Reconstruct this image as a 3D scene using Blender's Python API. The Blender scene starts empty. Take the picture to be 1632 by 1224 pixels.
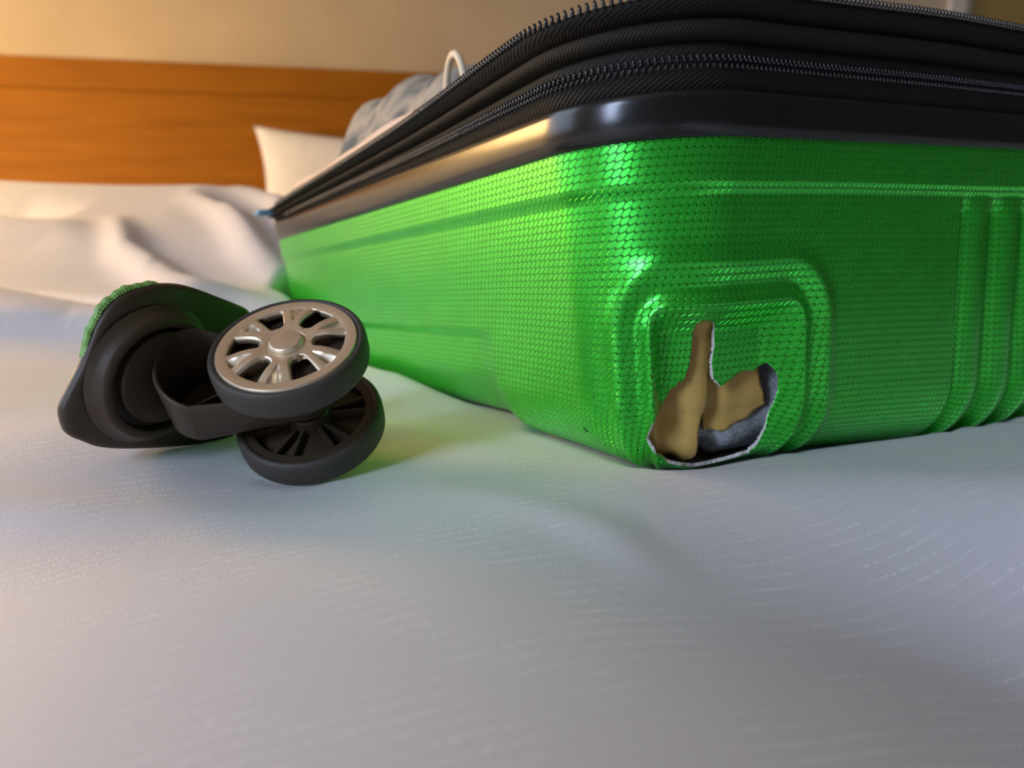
import bpy, bmesh, math, random
import numpy as np
from mathutils import Vector, Matrix
random.seed(7); rng=np.random.default_rng(7)
SC=bpy.context.scene; COL=SC.collection
# ---------------------------------------------------------------- camera, world, lights, exposure
PITCH=0.1432; FPX=1215.0
cam_d=bpy.data.cameras.new('camera'); cam=bpy.data.objects.new('camera',cam_d); COL.objects.link(cam)
cam.location=(0,0,0.08); cam.rotation_euler=(math.pi/2-PITCH,0,0)
cam_d.sensor_width=36.0; cam_d.lens=FPX/1632*36; cam_d.clip_start=0.005
cam_d.dof.use_dof=True; cam_d.dof.focus_distance=0.292; cam_d.dof.aperture_fstop=8.5
SC.camera=cam
SC.view_settings.view_transform='Standard'; SC.view_settings.look='None'
SC.view_settings.gamma=1.0; SC.view_settings.use_curve_mapping=False
SC.view_settings.exposure=0.0
w=bpy.data.worlds.new('world'); SC.world=w; w.use_nodes=True
w.node_tree.nodes['Background'].inputs[0].default_value=(0.62,0.74,1.0,1)
w.node_tree.nodes['Background'].inputs[1].default_value=1.0
def area(name,loc,target,sx,sy,power,col):
    l=bpy.data.lights.new(name,'AREA'); l.shape='RECTANGLE'; l.size=sx; l.size_y=sy; l.energy=power; l.color=col
    o=bpy.data.objects.new(name,l); COL.objects.link(o); o.location=loc
    o.rotation_euler=(Vector(target)-Vector(loc)).to_track_quat('-Z','Y').to_euler(); return o
# daylight entering through window_1 (left wall, behind the camera's left shoulder)
area('window_daylight',(-1.88,0.40,0.72),(0.0,0.40,0.45),1.05,1.10,12,(0.64,0.79,1.0))
area('window_daylight_rear',(-1.88,-1.62,0.98),(0.0,-0.4,0.10),0.95,1.50,112,(0.60,0.72,1.0))
def point(name,loc,r,power,col):
    l=bpy.data.lights.new(name,'POINT'); l.energy=power; l.color=col; l.shadow_soft_size=r
    o=bpy.data.objects.new(name,l); COL.objects.link(o); o.location=loc; return o
# bedside lamp to the left of the frame, ceiling lamp
point('bedside_lamp_globe',(-1.12,0.84,0.36),0.15,32,(1.0,0.61,0.23))
# ---------------------------------------------------------------- helpers
def tag(o,label=None,cat=None,group=None,kind=None):
    if label: o['label']=label
    if cat: o['category']=cat
    if group: o['group']=group
    if kind: o['kind']=kind
    return o
def empty(name,loc=(0,0,0)):
    o=bpy.data.objects.new(name,None); COL.objects.link(o); o.location=loc; o.empty_display_size=0.02
    return o
def link(name,me,parent=None,mat=None):
    o=bpy.data.objects.new(name,me); COL.objects.link(o)
    if mat is not None:
        for m in (mat if isinstance(mat,(list,tuple)) else [mat]): me.materials.append(m)
    if parent is not None: o.parent=parent
    return o
def mesh(name,verts,faces,mat=None,parent=None,smooth=True,uv=None):
    me=bpy.data.meshes.new(name); me.from_pydata([tuple(map(float,v)) for v in verts],[],[tuple(map(int,f)) for f in faces])
    me.validate(); me.update()
    if smooth: me.polygons.foreach_set('use_smooth',[True]*len(me.polygons))
    if uv is not None:
        lay=me.uv_layers.new(name='UVMap'); idx=np.empty(len(me.loops),int); me.loops.foreach_get('vertex_index',idx)
        lay.data.foreach_set('uv',np.asarray(uv,float)[idx].ravel())
    return link(name,me,parent,mat)
def grid_faces(nu,nv,cu=False,cv=False):
    f=[]
    for i in range(nu if cu else nu-1):
        for j in range(nv if cv else nv-1):
            i2=(i+1)%nu; j2=(j+1)%nv
            f.append((i*nv+j,i2*nv+j,i2*nv+j2,i*nv+j2))
    return f
def bm_obj(name,bm,mat,parent=None,smooth=False):
    me=bpy.data.meshes.new(name); bm.normal_update(); bm.to_mesh(me); bm.free()
    if smooth: me.polygons.foreach_set('use_smooth',[True]*len(me.polygons))
    return link(name,me,parent,mat)
def box(name,lo,hi,mat,parent=None,bevel=0.0,rot=None):
    bm=bmesh.new(); bmesh.ops.create_cube(bm,size=1.0)
    for v in bm.verts: v.co=Vector([lo[k]+(v.co[k]+0.5)*(hi[k]-lo[k]) for k in range(3)])
    if bevel>0: bmesh.ops.bevel(bm,geom=bm.edges[:],offset=bevel,segments=2,affect='EDGES',profile=0.6)
    if rot is not None: bmesh.ops.transform(bm,matrix=rot,verts=bm.verts)
    return bm_obj(name,bm,mat,parent)
def lathe(name,pr,mat,parent,M,n=96,closed=True,smooth=True):
    """revolve (radius,height) pairs round local z; M places it"""
    V=[];pr=list(pr)
    for k in range(n):
        t=2*math.pi*k/n
        for r,z in pr: V.append(M@Vector((r*math.cos(t),r*math.sin(t),z)))
    o=mesh(name,V,grid_faces(n,len(pr),True,closed),mat,parent,smooth)
    return o
def autosmooth(o,deg=35):
    me=o.data; 
    try: me.set_sharp_from_angle(angle=math.radians(deg))
    except Exception: pass
    return o
def tube(name,pts,r,mat,parent=None,n=8,cap=True):
    pts=[Vector(p) for p in pts]; V=[];N=len(pts)
    ref=Vector((0,0,1))
    for i,p in enumerate(pts):
        t=(pts[min(i+1,N-1)]-pts[max(i-1,0)]).normalized()
        u=t.cross(ref)
        if u.length<1e-3: u=t.cross(Vector((1,0,0)))
        u.normalize(); w_=u.cross(t)
        rr=r[i] if isinstance(r,(list,tuple)) else r
        for k in range(n):
            a=2*math.pi*k/n; V.append(p+rr*(math.cos(a)*u+math.sin(a)*w_))
    F=grid_faces(N,n,False,True)
    if cap: F+= [tuple(range(n))[::-1],tuple((N-1)*n+k for k in range(n))]
    return mesh(name,V,F,mat,parent)
# ---------------------------------------------------------------- materials
class NT:
    def __init__(s,name):
        s.m=bpy.data.materials.new(name); s.m.use_nodes=True; s.t=s.m.node_tree; s.b=s.t.nodes['Principled BSDF']
    def n(s,kind,**kw):
        x=s.t.nodes.new(kind)
        for k,v in kw.items(): setattr(x,k,v)
        return x
    def l(s,a,b): s.t.links.new(a,b)
    def val(s,node,**kw):
        for k,v in kw.items(): node.inputs[k].default_value=v
        return node
    def math(s,op,a,b=None,clamp=False):
        x=s.n('ShaderNodeMath',operation=op); x.use_clamp=clamp
        for i,y in enumerate((a,b)):
            if y is None: continue
            if isinstance(y,(int,float)): x.inputs[i].default_value=y
            else: s.l(y,x.inputs[i])
        return x.outputs[0]
    def vm(s,op,a,b=None):
        x=s.n('ShaderNodeVectorMath',operation=op)
        for i,y in enumerate((a,b)):
            if y is None: continue
            if isinstance(y,tuple): x.inputs[i].default_value=y
            else: s.l(y,x.inputs[i])
        return x
    def ramp(s,fac,stops):
        r=s.n('ShaderNodeValToRGB'); s.l(fac,r.inputs[0]); e=r.color_ramp.elements
        while len(e)<len(stops): e.new(0.5)
        for el,(p,c) in zip(e,stops): el.position=p; el.color=(*c,1)
        return r.outputs[0]
    def noise(s,vec,scale,detail=3,rough=0.5):
        x=s.n('ShaderNodeTexNoise'); s.val(x,Scale=scale,Detail=detail,Roughness=rough)
        if vec is not None: s.l(vec,x.inputs['Vector'])
        return x.outputs[0]
    def bump(s,h,dist,strength=1.0):
        x=s.n('ShaderNodeBump'); x.inputs['Distance'].default_value=dist; x.inputs['Strength'].default_value=strength
        s.l(h,x.inputs['Height']); s.l(x.outputs[0],s.b.inputs['Normal']); return x
    def co(s,which='Object'): return s.n('ShaderNodeTexCoord').outputs[which]
def plain(name,col,rough=0.5,metal=0.0,spec=0.5,noise=None,sheen=0.0):
    q=NT(name); q.val(q.b,Roughness=rough,Metallic=metal); q.b.inputs['Base Color'].default_value=(*col,1)
    q.b.inputs['Specular IOR Level'].default_value=spec
    if sheen: q.b.inputs['Sheen Weight'].default_value=sheen
    if noise:
        sc,amt,bd=noise
        n=q.noise(q.co(),sc,4)
        c=q.ramp(n,[(0.25,tuple(x*(1-amt) for x in col)),(0.75,tuple(min(1,x*(1+amt)) for x in col))])
        q.l(c,q.b.inputs['Base Color'])
        if bd: q.bump(n,bd,0.6)
    return q.m
def hex_paint(name,col,wx,wy,ang):
    q=NT(name); uv=q.co('UV')
    m=q.n('ShaderNodeCombineXYZ'); q.l(q.vm('DOT_PRODUCT',uv,(1.0,ang,0)).outputs['Value'],m.inputs[0]); q.l(q.vm('DOT_PRODUCT',uv,(0,1,0)).outputs['Value'],m.inputs[1])
    m2=q.n('ShaderNodeMapping'); m2.inputs['Scale'].default_value=(1/wx,1/wy,0); q.l(m.outputs[0],m2.inputs['Vector'])
    R=(1.0,1.7320508,1.0); H=(0.5,0.8660254,0.0)
    def cell(off):
        a=q.vm('ADD',m2.outputs[0],off).outputs[0]
        md=q.vm('MODULO',q.vm('ADD',a,(1000.0,1732.0508,0)).outputs[0],R).outputs[0]
        return q.vm('SUBTRACT',md,H).outputs[0]
    a=cell((0,0,0)); b=cell((0.5,0.8660254,0))
    da=q.vm('DOT_PRODUCT',a,a).outputs['Value']; db=q.vm('DOT_PRODUCT',b,b).outputs['Value']
    sel=q.math('LESS_THAN',da,db)
    mx=q.n('ShaderNodeMix',data_type='VECTOR'); q.l(sel,mx.inputs['Factor']); q.l(b,mx.inputs[4]); q.l(a,mx.inputs[5])
    g=q.vm('ABSOLUTE',mx.outputs[1]).outputs[0]
    hx=q.math('MAXIMUM',q.vm('DOT_PRODUCT',g,(0.5,0.8660254,0)).outputs['Value'],q.vm('DOT_PRODUCT',g,(1,0,0)).outputs['Value'])
    mr=q.n('ShaderNodeMapRange',interpolation_type='SMOOTHSTEP'); q.val(mr,**{'From Min':0.40,'From Max':0.495,'To Min':1.0,'To Max':0.0}); q.l(hx,mr.inputs[0])
    fine=q.noise(uv,2600,1)
    h=q.math('ADD',mr.outputs[0],q.math('MULTIPLY',fine,0.05))
    q.bump(h,0.0010,1.0)
    dirt=q.noise(uv,60,4)
    c=q.ramp(dirt,[(0.2,tuple(x*0.9 for x in col)),(0.8,tuple(x*1.06 for x in col))])
    q.l(c,q.b.inputs['Base Color'])
    q.val(q.b,Metallic=0.70,Roughness=0.29); q.b.inputs['Coat Weight'].default_value=0.32; q.b.inputs['Coat Roughness'].default_value=0.22
    return q.m
M={}
M['green']=hex_paint('green_embossed_plastic',(0.045,0.68,0.045),0.0034,0.0032,0.0)
M['torn']=plain('torn_plastic_edge',(0.62,0.60,0.56),0.7,noise=(900,0.25,0.0004))
M['grey_inner']=plain('grey_shell_inside',(0.26,0.28,0.29),0.6,noise=(700,0.5,0.0003))
M['cardboard']=plain('tan_board',(0.50,0.33,0.085),0.55,noise=(120,0.10,0.0002))
M['black_band']=plain('black_gloss_plastic',(0.012,0.012,0.011),0.22,noise=(300,0.15,0.00003))
M['shard']=plain('pale_green_torn_plastic',(0.20,0.42,0.10),0.45,noise=(900,0.3,0.0001))
def fabric(name,col,dens,ang,depth):
    q=NT(name); uv=q.co('UV')
    m=q.n('ShaderNodeMapping'); m.inputs['Rotation'].default_value=(0,0,ang); q.l(uv,m.inputs['Vector'])
    wv=q.n('ShaderNodeTexWave',wave_type='BANDS',bands_direction='X'); q.val(wv,Scale=dens,Distortion=0.6,Detail=1.0); wv.inputs['Detail Scale'].default_value=2.0
    q.l(m.outputs[0],wv.inputs['Vector'])
    q.bump(wv.outputs[1],depth,0.8)
    c=q.ramp(wv.outputs[1],[(0.0,tuple(x*0.7 for x in col)),(1.0,tuple(x*1.2 for x in col))]); q.l(c,q.b.inputs['Base Color'])
    q.val(q.b,Roughness=0.75); q.b.inputs['Specular IOR Level'].default_value=0.3
    return q.m
M['tape']=fabric('black_zip_tape',(0.013,0.011,0.007),190,0.9,0.00025)
M['gusset']=fabric('black_woven_gusset',(0.016,0.012,0.007),260,0.5,0.0003)
M['tooth']=plain('black_zip_tooth',(0.02,0.02,0.02),0.25)
M['housing']=plain('black_housing_plastic',(0.056,0.039,0.024),0.45,spec=0.38,noise=(400,0.12,0.00005))  # black lifted towards brown: warm haze mixed into the base colour
M['tyre']=plain('black_rubber',(0.050,0.044,0.033),0.6,noise=(500,0.15,0.00005))  # brownish base stands in for glare haze over black rubber
M['silver']=plain('silver_paint',(0.80,0.68,0.49),0.40,metal=0.75,noise=(1500,0.04,0.00001))
M['liner']=plain('grey_lining',(0.10,0.10,0.11),0.8)
M['blue']=plain('pale_blue_label',(0.12,0.33,0.55),0.5)
# bed linen: white cotton with a woven wavy jacquard
q=NT('white_jacquard_linen'); oc=q.co()
mp=q.n('ShaderNodeMapping'); mp.inputs['Rotation'].default_value=(0,0,math.radians(61)); q.l(oc,mp.inputs['Vector'])
wv=q.n('ShaderNodeTexWave',wave_type='BANDS',bands_direction='X'); q.val(wv,Scale=58,Distortion=13,Detail=1.5); wv.inputs['Detail Scale'].default_value=0.16
q.l(mp.outputs[0],wv.inputs['Vector'])
line=q.ramp(wv.outputs[1],[(0.80,(0,0,0)),(0.97,(1,1,1))])
mask=q.ramp(q.noise(oc,30,3),[(0.42,(0,0,0)),(0.60,(1,1,1))])
grain=q.ramp(q.noise(oc,900,2),[(0.40,(0,0,0)),(0.62,(1,1,1))])
ln=q.math('MULTIPLY',q.math('MULTIPLY',line,mask),grain)
weave=q.n('ShaderNodeTexWave',wave_type='BANDS',bands_direction='X'); q.val(weave,Scale=650,Distortion=1.0)
mp2=q.n('ShaderNodeMapping'); mp2.inputs['Rotation'].default_value=(0,0,math.radians(-25)); q.l(oc,mp2.inputs['Vector']); q.l(mp2.outputs[0],weave.inputs['Vector'])
hh=q.math('ADD',q.math('ADD',q.math('MULTIPLY',ln,0.8),q.math('MULTIPLY',weave.outputs[1],0.18)),q.math('MULTIPLY',q.noise(oc,1500,2),0.55))
q.bump(hh,0.0004,0.40)
cc=q.ramp(ln,[(0.0,(0.70,0.69,0.71)),(1.0,(0.86,0.86,0.87))]); q.l(cc,q.b.inputs['Base Color'])
q.val(q.b,Roughness=0.62); q.b.inputs['Sheen Weight'].default_value=0.15
M['linen']=q.m
M['pillow']=plain('white_pillowcase',(0.86,0.85,0.80),0.8,noise=(40,0.04,0.0004))
q=NT('orange_veneer'); oc=q.co()
mp=q.n('ShaderNodeMapping'); mp.inputs['Scale'].default_value=(3,3,40); q.l(oc,mp.inputs['Vector'])
g=q.noise(mp.outputs[0],2.0,5)
q.l(q.ramp(g,[(0.3,(0.28,0.104,0.006)),(0.7,(0.37,0.142,0.009))]),q.b.inputs['Base Color']); q.val(q.b,Roughness=0.55); q.b.inputs['Specular IOR Level'].default_value=0.12
M['veneer']=q.m
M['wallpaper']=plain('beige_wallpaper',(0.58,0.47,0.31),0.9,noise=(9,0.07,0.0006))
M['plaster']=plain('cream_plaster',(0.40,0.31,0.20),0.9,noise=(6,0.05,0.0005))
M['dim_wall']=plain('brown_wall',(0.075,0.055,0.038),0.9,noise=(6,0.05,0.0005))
M['carpet']=plain('brown_carpet',(0.16,0.12,0.09),0.95,noise=(200,0.2,0.002))
M['cream_trim']=plain('cream_paint',(0.75,0.70,0.56),0.6,noise=(30,0.02,0))
M['ochre']=plain('ochre_door_paint',(0.42,0.29,0.09),0.6,noise=(5,0.08,0))
M['frame_white']=plain('white_window_frame',(0.8,0.8,0.8),0.5,noise=(30,0.02,0))
q=NT('window_glass'); q.val(q.b,Roughness=0.02,IOR=1.45); q.b.inputs['Transmission Weight'].default_value=1.0
q.b.inputs['Base Color'].default_value=(0.95,0.98,1,1); M['glass']=q.m
q=NT('floral_cloth'); oc=q.co()
vo=q.n('ShaderNodeTexVoronoi'); q.val(vo,Scale=30.0); q.l(oc,vo.inputs['Vector'])
mixn=q.noise(oc,38,3)
q.l(q.ramp(q.math('ADD',q.math('MULTIPLY',vo.outputs[0],0.5),q.math('MULTIPLY',mixn,0.6)),[(0.30,(0.05,0.07,0.08)),(0.42,(0.22,0.23,0.21)),(0.56,(0.40,0.36,0.29)),(0.66,(0.26,0.26,0.23)),(0.78,(0.09,0.12,0.13))]),q.b.inputs['Base Color']); q.val(q.b,Roughness=0.85)
M['floral']=q.m
M['peach']=plain('peach_trim_cloth',(0.74,0.56,0.42),0.8,noise=(200,0.06,0.0003))
M['cream_cord']=plain('cream_cord',(0.80,0.68,0.48),0.7,noise=(600,0.1,0.0003))
# ---------------------------------------------------------------- room shell
FL,CE=-0.58,1.95; XL,XR,YF=-2.0,2.7,-2.6
WA=math.radians(9.4)                                   # the headboard wall is turned a little
wdir=Vector((math.cos(WA),math.sin(WA),0)); wnor=Vector((math.sin(WA),-math.cos(WA),0))
W0=Vector((0,1.79,0))
def wp(t,d=0.0,z=0.0): return W0+wdir*t+wnor*d+Vector((0,0,z))   # t along the wall, d out into the room
Mwall=Matrix.Translation(W0)@Matrix.Rotation(WA,4,'Z')           # local x along wall, -y into the room
def st(o): o['kind']='structure'; return o
st(box('floor',(XL-.1,YF-.1,FL-.1),(XR+.1,2.5,FL),M['carpet']))
st(box('ceiling',(XL-.1,YF-.1,CE),(XR+.1,2.5,CE+.1),M['plaster']))
st(box('wall_back',(-2.2,0.0,FL),(1.14,0.1,CE),M['wallpaper'],rot=Mwall))
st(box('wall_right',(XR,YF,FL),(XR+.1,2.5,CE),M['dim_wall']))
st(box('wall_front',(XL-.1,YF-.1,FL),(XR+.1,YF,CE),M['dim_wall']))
# left wall with two window openings
wz0,wz1=0.14,1.76; WIN=[(-2.12,-1.12),(-0.15,0.95)]
wl=bmesh.new()
segs=[((XL-.1,YF,FL),(XL,1.7,wz0)),((XL-.1,YF,wz1),(XL,1.7,CE))]
ycur=YF
for y0,y1 in WIN+[(1.7,1.7)]:
    segs.append(((XL-.1,ycur,wz0),(XL,y0,wz1))); ycur=y1
for lo,hi in segs:
    r=bmesh.ops.create_cube(wl,size=1.0)
    for v in r['verts']: v.co=Vector([lo[k]+(v.co[k]+0.5)*(hi[k]-lo[k]) for k in range(3)])
st(bm_obj('wall_left',wl,M['plaster']))
for k,(wy0,wy1) in enumerate(WIN):
    ym=(wy0+wy1)/2; og=Vector((XL,ym,wz0)); win=st(empty('window_%d'%(k+1),og))
    def wpart(name,lo,hi,mat): return box(name,tuple(Vector(lo)-og),tuple(Vector(hi)-og),mat,win,0.004)
    for a,b in (((wy0,wz0),(wy1,wz0+.05)),((wy0,wz1-.05),(wy1,wz1)),((wy0,wz0),(wy0+.05,wz1)),((wy1-.05,wz0),(wy1,wz1))):
        wpart('window_frame',(XL-.08,a[0],a[1]),(XL-.02,b[0],b[1]),M['frame_white'])
    wpart('window_mullion',(XL-.075,ym-.025,wz0),(XL-.025,ym+.025,wz1),M['frame_white'])
    wpart('window_pane',(XL-.055,wy0+.05,wz0+.05),(XL-.05,ym-.025,wz1-.05),M['glass']); wpart('window_pane',(XL-.055,ym+.025,wz0+.05),(XL-.05,wy1-.05,wz1-.05),M['glass'])
st(box('added_light_baffle',(XL,-0.98,FL),(-1.30,-0.88,CE),M['plaster'],bevel=0.004))  # unseen baffle, added to keep rear window daylight off the far bed
st(box('trim_1',(1.072,-0.012,FL),(1.118,0.0,CE),M['cream_trim'],rot=Mwall,bevel=0.003))
d1=st(box('door_1',(1.14,0.012,FL),(2.2,0.06,CE),M['ochre'],rot=Mwall,bevel=0.004))
# ---------------------------------------------------------------- headboard
hb=empty('headboard',wp(-0.3,0,FL)); hb.rotation_euler=(0,0,WA)
tag(hb,'orange-brown veneered wooden headboard fixed to the beige wall','headboard')
HT=0.512-FL
def hbox(name,lo,hi,b=0.003,lab=None):
    o=box(name,lo,hi,M['veneer'],hb,b); 
    if lab: o['label']=lab
    return o
hbox('panel',(-1.75,-0.035,0.25),(1.40,0.0,HT-0.062))
hbox('top_rail',(-1.75,-0.028,HT-0.060),(1.40,0.0,HT),0.003,'narrow top rail of the headboard')
# ---------------------------------------------------------------- suitcase maths

# ---- suitcase frame ----
TH=0.5278; CX,CY=0.0484,0.2651; SX,SY=0.0653,-0.0019
SL,SW,SR=0.54,0.62,0.05       # long side, end side, plan corner radius
WT=0.1285; RB=0.034
rv=np.array([math.cos(TH),math.sin(TH),0]); rv[2]=SX*rv[0]+SY*rv[1]; rv/=np.linalg.norm(rv)
nv=np.array([-SX,-SY,1.0]); nv/=np.linalg.norm(nv)
lv=np.cross(nv,rv)
MS=np.stack([rv,lv,nv],1); OS=np.array([CX,CY,0.0])
ARC=SR*math.pi/2
def plan(s):
    """plan curve; s=0 where the near corner arc starts on the long side, s grows round the corner onto the end side"""
    s=np.asarray(s,float)
    per=2*(SL-2*SR)+2*(SW-2*SR)+4*ARC
    s=np.mod(s+ (SL-2*SR),per)-(SL-2*SR)
    a=np.zeros_like(s);e=np.zeros_like(s);na=np.zeros_like(s);ne=np.zeros_like(s)
    def put(m,A,E,NA,NE):
        a[m]=A[m] if hasattr(A,'shape') else A
        e[m]=E[m] if hasattr(E,'shape') else E
        na[m]=NA[m] if hasattr(NA,'shape') else NA
        ne[m]=NE[m] if hasattr(NE,'shape') else NE
    s0=0.0
    put(s<0,0*s,SR-s,-1.0,0.0)
    m=(s>=0)&(s<ARC);t=s/SR
    put(m,SR-SR*np.cos(t),SR-SR*np.sin(t),-np.cos(t),-np.sin(t))
    s1=ARC; l1=SW-2*SR
    m=(s>=s1)&(s<s1+l1); put(m,SR+(s-s1),0*s,0.0,-1.0)
    s2=s1+l1; m=(s>=s2)&(s<s2+ARC); t=(s-s2)/SR
    put(m,SW-SR+SR*np.sin(t),SR-SR*np.cos(t),np.sin(t),-np.cos(t))
    s3=s2+ARC; l3=SL-2*SR; m=(s>=s3)&(s<s3+l3); put(m,SW+0*s,SR+(s-s3),1.0,0.0)
    s4=s3+l3; m=(s>=s4)&(s<s4+ARC); t=(s-s4)/SR
    put(m,SW-SR+SR*np.cos(t),SL-SR+SR*np.sin(t),np.cos(t),np.sin(t))
    s5=s4+ARC; m=(s>=s5)&(s<s5+l1); put(m,SW-SR-(s-s5),SL+0*s,0.0,1.0)
    s6=s5+l1; m=(s>=s6); t=(s-s6)/SR
    put(m,SR-SR*np.sin(t),SL-SR+SR*np.cos(t),-np.sin(t),np.cos(t))
    return a,e,na,ne
PER=2*(SL-2*SR)+2*(SW-2*SR)+4*ARC
DRAFT=0.045
VS=WT-RB                       # straight length
VA=RB*math.pi/2
def prof(v):
    """profile: inset, height, outward-normal components (horizontal, vertical)"""
    v=np.asarray(v,float)
    i0=np.minimum(v,VS)*DRAFT
    t=np.clip((v-VS)/RB,0,math.pi/2)
    ins=i0+RB*(1-np.cos(t))+np.maximum(v-VS-VA,0)
    w=WT-np.minimum(v,VS)-RB*np.sin(t)
    return ins,w,np.cos(t),-np.sin(t)
def sstep(x,a,b):
    t=np.clip((x-a)/(b-a),0,1); return t*t*(3-2*t)
def drop(s):
    s=np.mod(np.asarray(s,float)+0.44,PER)-0.44
    f=sstep(s,-0.07,0.11)*0.007+sstep(s,0.10,0.30)*0.016
    return -f*(1-sstep(s,0.52,0.72))
def base_shell(s,v,d=0.0):
    a,e,na,ne=plan(s); ins,w,ch,cv=prof(v)
    w=w+drop(s)*(1-w/WT)
    ins=ins-d*ch; w=w+d*cv
    return np.stack([a-na*ins,e-ne*ins,w],-1)
def rrect(s,v):
    """signed distance to the rounded frame round the torn wheel well"""
    qx=np.abs(s-0.0797)-(0.0448-0.016); qy=np.abs(v-0.1135)-(0.060-0.016)
    return np.hypot(np.maximum(qx,0),np.maximum(qy,0))+np.minimum(np.maximum(qx,qy),0)-0.016
def bump(x,c,w):
    return np.exp(-((x-c)/w)**2)
RIB0,RIBP=0.2290,0.0285
def disp(s,v):
    s=np.mod(s+0.44,PER)-0.44
    d=np.zeros_like(s+v)
    d=d-0.0020*sstep(v,0.0155,0.0205)                              # step below the rim strip
    d=d-0.0030*sstep(v,0.0705,0.0765)*(1-sstep(s,-0.088,-0.066))*sstep(s,-0.47,-0.44)  # recessed lower strip, long side
    d=d-0.0035*sstep(v,0.090,0.112)*(1-sstep(s,-0.082,-0.060))*sstep(s,-0.47,-0.44)
    # wheel frame
    q=rrect(s,v); fade=1-sstep(v,0.128,0.150)
    d=d+fade*(0.0016*bump(q,0.0095,0.0042)-0.0016*bump(q,0.0012,0.0036)+0.0014*bump(q,-0.0055,0.0026))
    rec=sstep(s,0.0405,0.0455)*(1-sstep(s,0.103,0.1205))*sstep(v,0.0585,0.0715)*(1-sstep(v,0.106,0.128))
    d=d-0.0100*rec
    # ribs on the end side
    u=(s-RIB0)/RIBP; k=u-np.floor(u)
    ribs=-0.0034+0.0046*np.sin(np.pi*np.clip((k-0.06)/0.88,0,1))**0.8
    inside=sstep(s,RIB0-0.0015,RIB0+0.0015)*(1-sstep(s,RIB0+6*RIBP-0.0015,RIB0+6*RIBP+0.0015))
    d=d+inside*ribs*sstep(v,0.0185,0.0275)*(1-sstep(v,0.150,0.165))
    return d
case=empty('suitcase'); case.matrix_world=Matrix(((*[MS[0,k] for k in range(3)],OS[0]),(*[MS[1,k] for k in range(3)],OS[1]),(*[MS[2,k] for k in range(3)],OS[2]),(0,0,0,1)))
tag(case,'open green hard-shell suitcase lying on the bed, corner broken open where a wheel tore off','suitcase')
# --- shell with the torn hole
HOLE=[(.064,.066),(.0665,.0652),(.069,.065),(.0735,.0658),(.0785,.0695),(.079,.075),(.077,.082),(.0785,.088),(.083,.0915),(.0865,.0895),(.0895,.0885),(.0935,.0865),(.099,.0865),(.101,.0872),(.104,.0858),(.107,.0842),(.109,.086),(.1108,.089),(.111,.095),(.1098,.104),(.109,.109),(.108,.116),(.1065,.119),(.104,.124),(.101,.1262),(.1035,.1285),(.0985,.1295),(.094,.1325),(.085,.1352),(.075,.1355),(.066,.1335),(.057,.131),(.052,.1295),(.047,.127),(.0445,.1235),(.043,.121),(.039,.1165),(.037,.114),(.0362,.112),(.038,.1075),(.040,.103),(.043,.101),(.045,.098),(.0475,.0945),(.0500,.091),(.0535,.0902),(.055,.088),(.0572,.0885),(.059,.087),(.0605,.084),(.062,.082),(.063,.077),(.064,.072),(.0636,.069)]
HOLE=np.array(HOLE)
def inside(P,poly):
    x,y=P[...,0],P[...,1]; r=np.zeros(x.shape,bool); n=len(poly)
    for i in range(n):
        x1,y1=poly[i]; x2,y2=poly[(i+1)%n]
        c=((y1>y)!=(y2>y)); xx=(x2-x1)*(y-y1)/((y2-y1) if y2!=y1 else 1e-12)+x1
        r^=c&(x<xx)
    return r
def nearest(P,poly):
    best=np.full(len(P),1e9); out=P.copy(); n=len(poly)
    for i in range(n):
        a=poly[i]; b=poly[(i+1)%n]; ab=b-a
        t=np.clip(((P-a)@ab)/(ab@ab),0,1); q_=a+t[:,None]*ab; d=np.hypot(*(P-q_).T)
        m=d<best; best[m]=d[m]; out[m]=q_[m]
    return out
ss=np.concatenate([np.arange(-0.44,-0.16,0.003),np.arange(-0.16,0.018,0.0016),np.arange(0.018,0.030,0.0007),np.arange(0.030,0.118,0.0005),np.arange(0.118,0.140,0.0007),np.arange(0.140,0.43,0.0011),np.arange(0.43,PER-0.44-0.003,0.006)])
vv=np.concatenate([np.arange(0,0.056,0.0009),np.arange(0.056,0.142,0.0005),np.arange(0.142,0.1590,0.0018)])
S,V=np.meshgrid(ss,vv,indexing='ij'); NS,NV=S.shape
def shell_pts(S,V,extra=0.0): return base_shell(S,V,disp(S,V)+extra)
SV=np.stack([S,V],-1)
nxt=np.concatenate([SV[1:],SV[:1]+np.array([PER,0])],0)
cen=(SV[:,:-1]+nxt[:,1:])/2
kill=inside(cen,HOLE)
used_k=np.zeros((NS,NV),bool); used_f=np.zeros((NS,NV),bool)
I=np.arange(NS); 
faces=[]
for i in range(NS):
    i2=(i+1)%NS
    for j in range(NV-1):
        if kill[i,j]:
            used_k[i,j]=used_k[i2,j]=used_k[i,j+1]=used_k[i2,j+1]=True
        else:
            faces.append((i*NV+j,i*NV+j+1,i2*NV+j+1,i2*NV+j))
            used_f[i,j]=used_f[i2,j]=used_f[i,j+1]=used_f[i2,j+1]=True
edge=used_k&used_f
sn=nearest(SV[edge],HOLE); S[edge]=sn[:,0]; V[edge]=sn[:,1]
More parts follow.
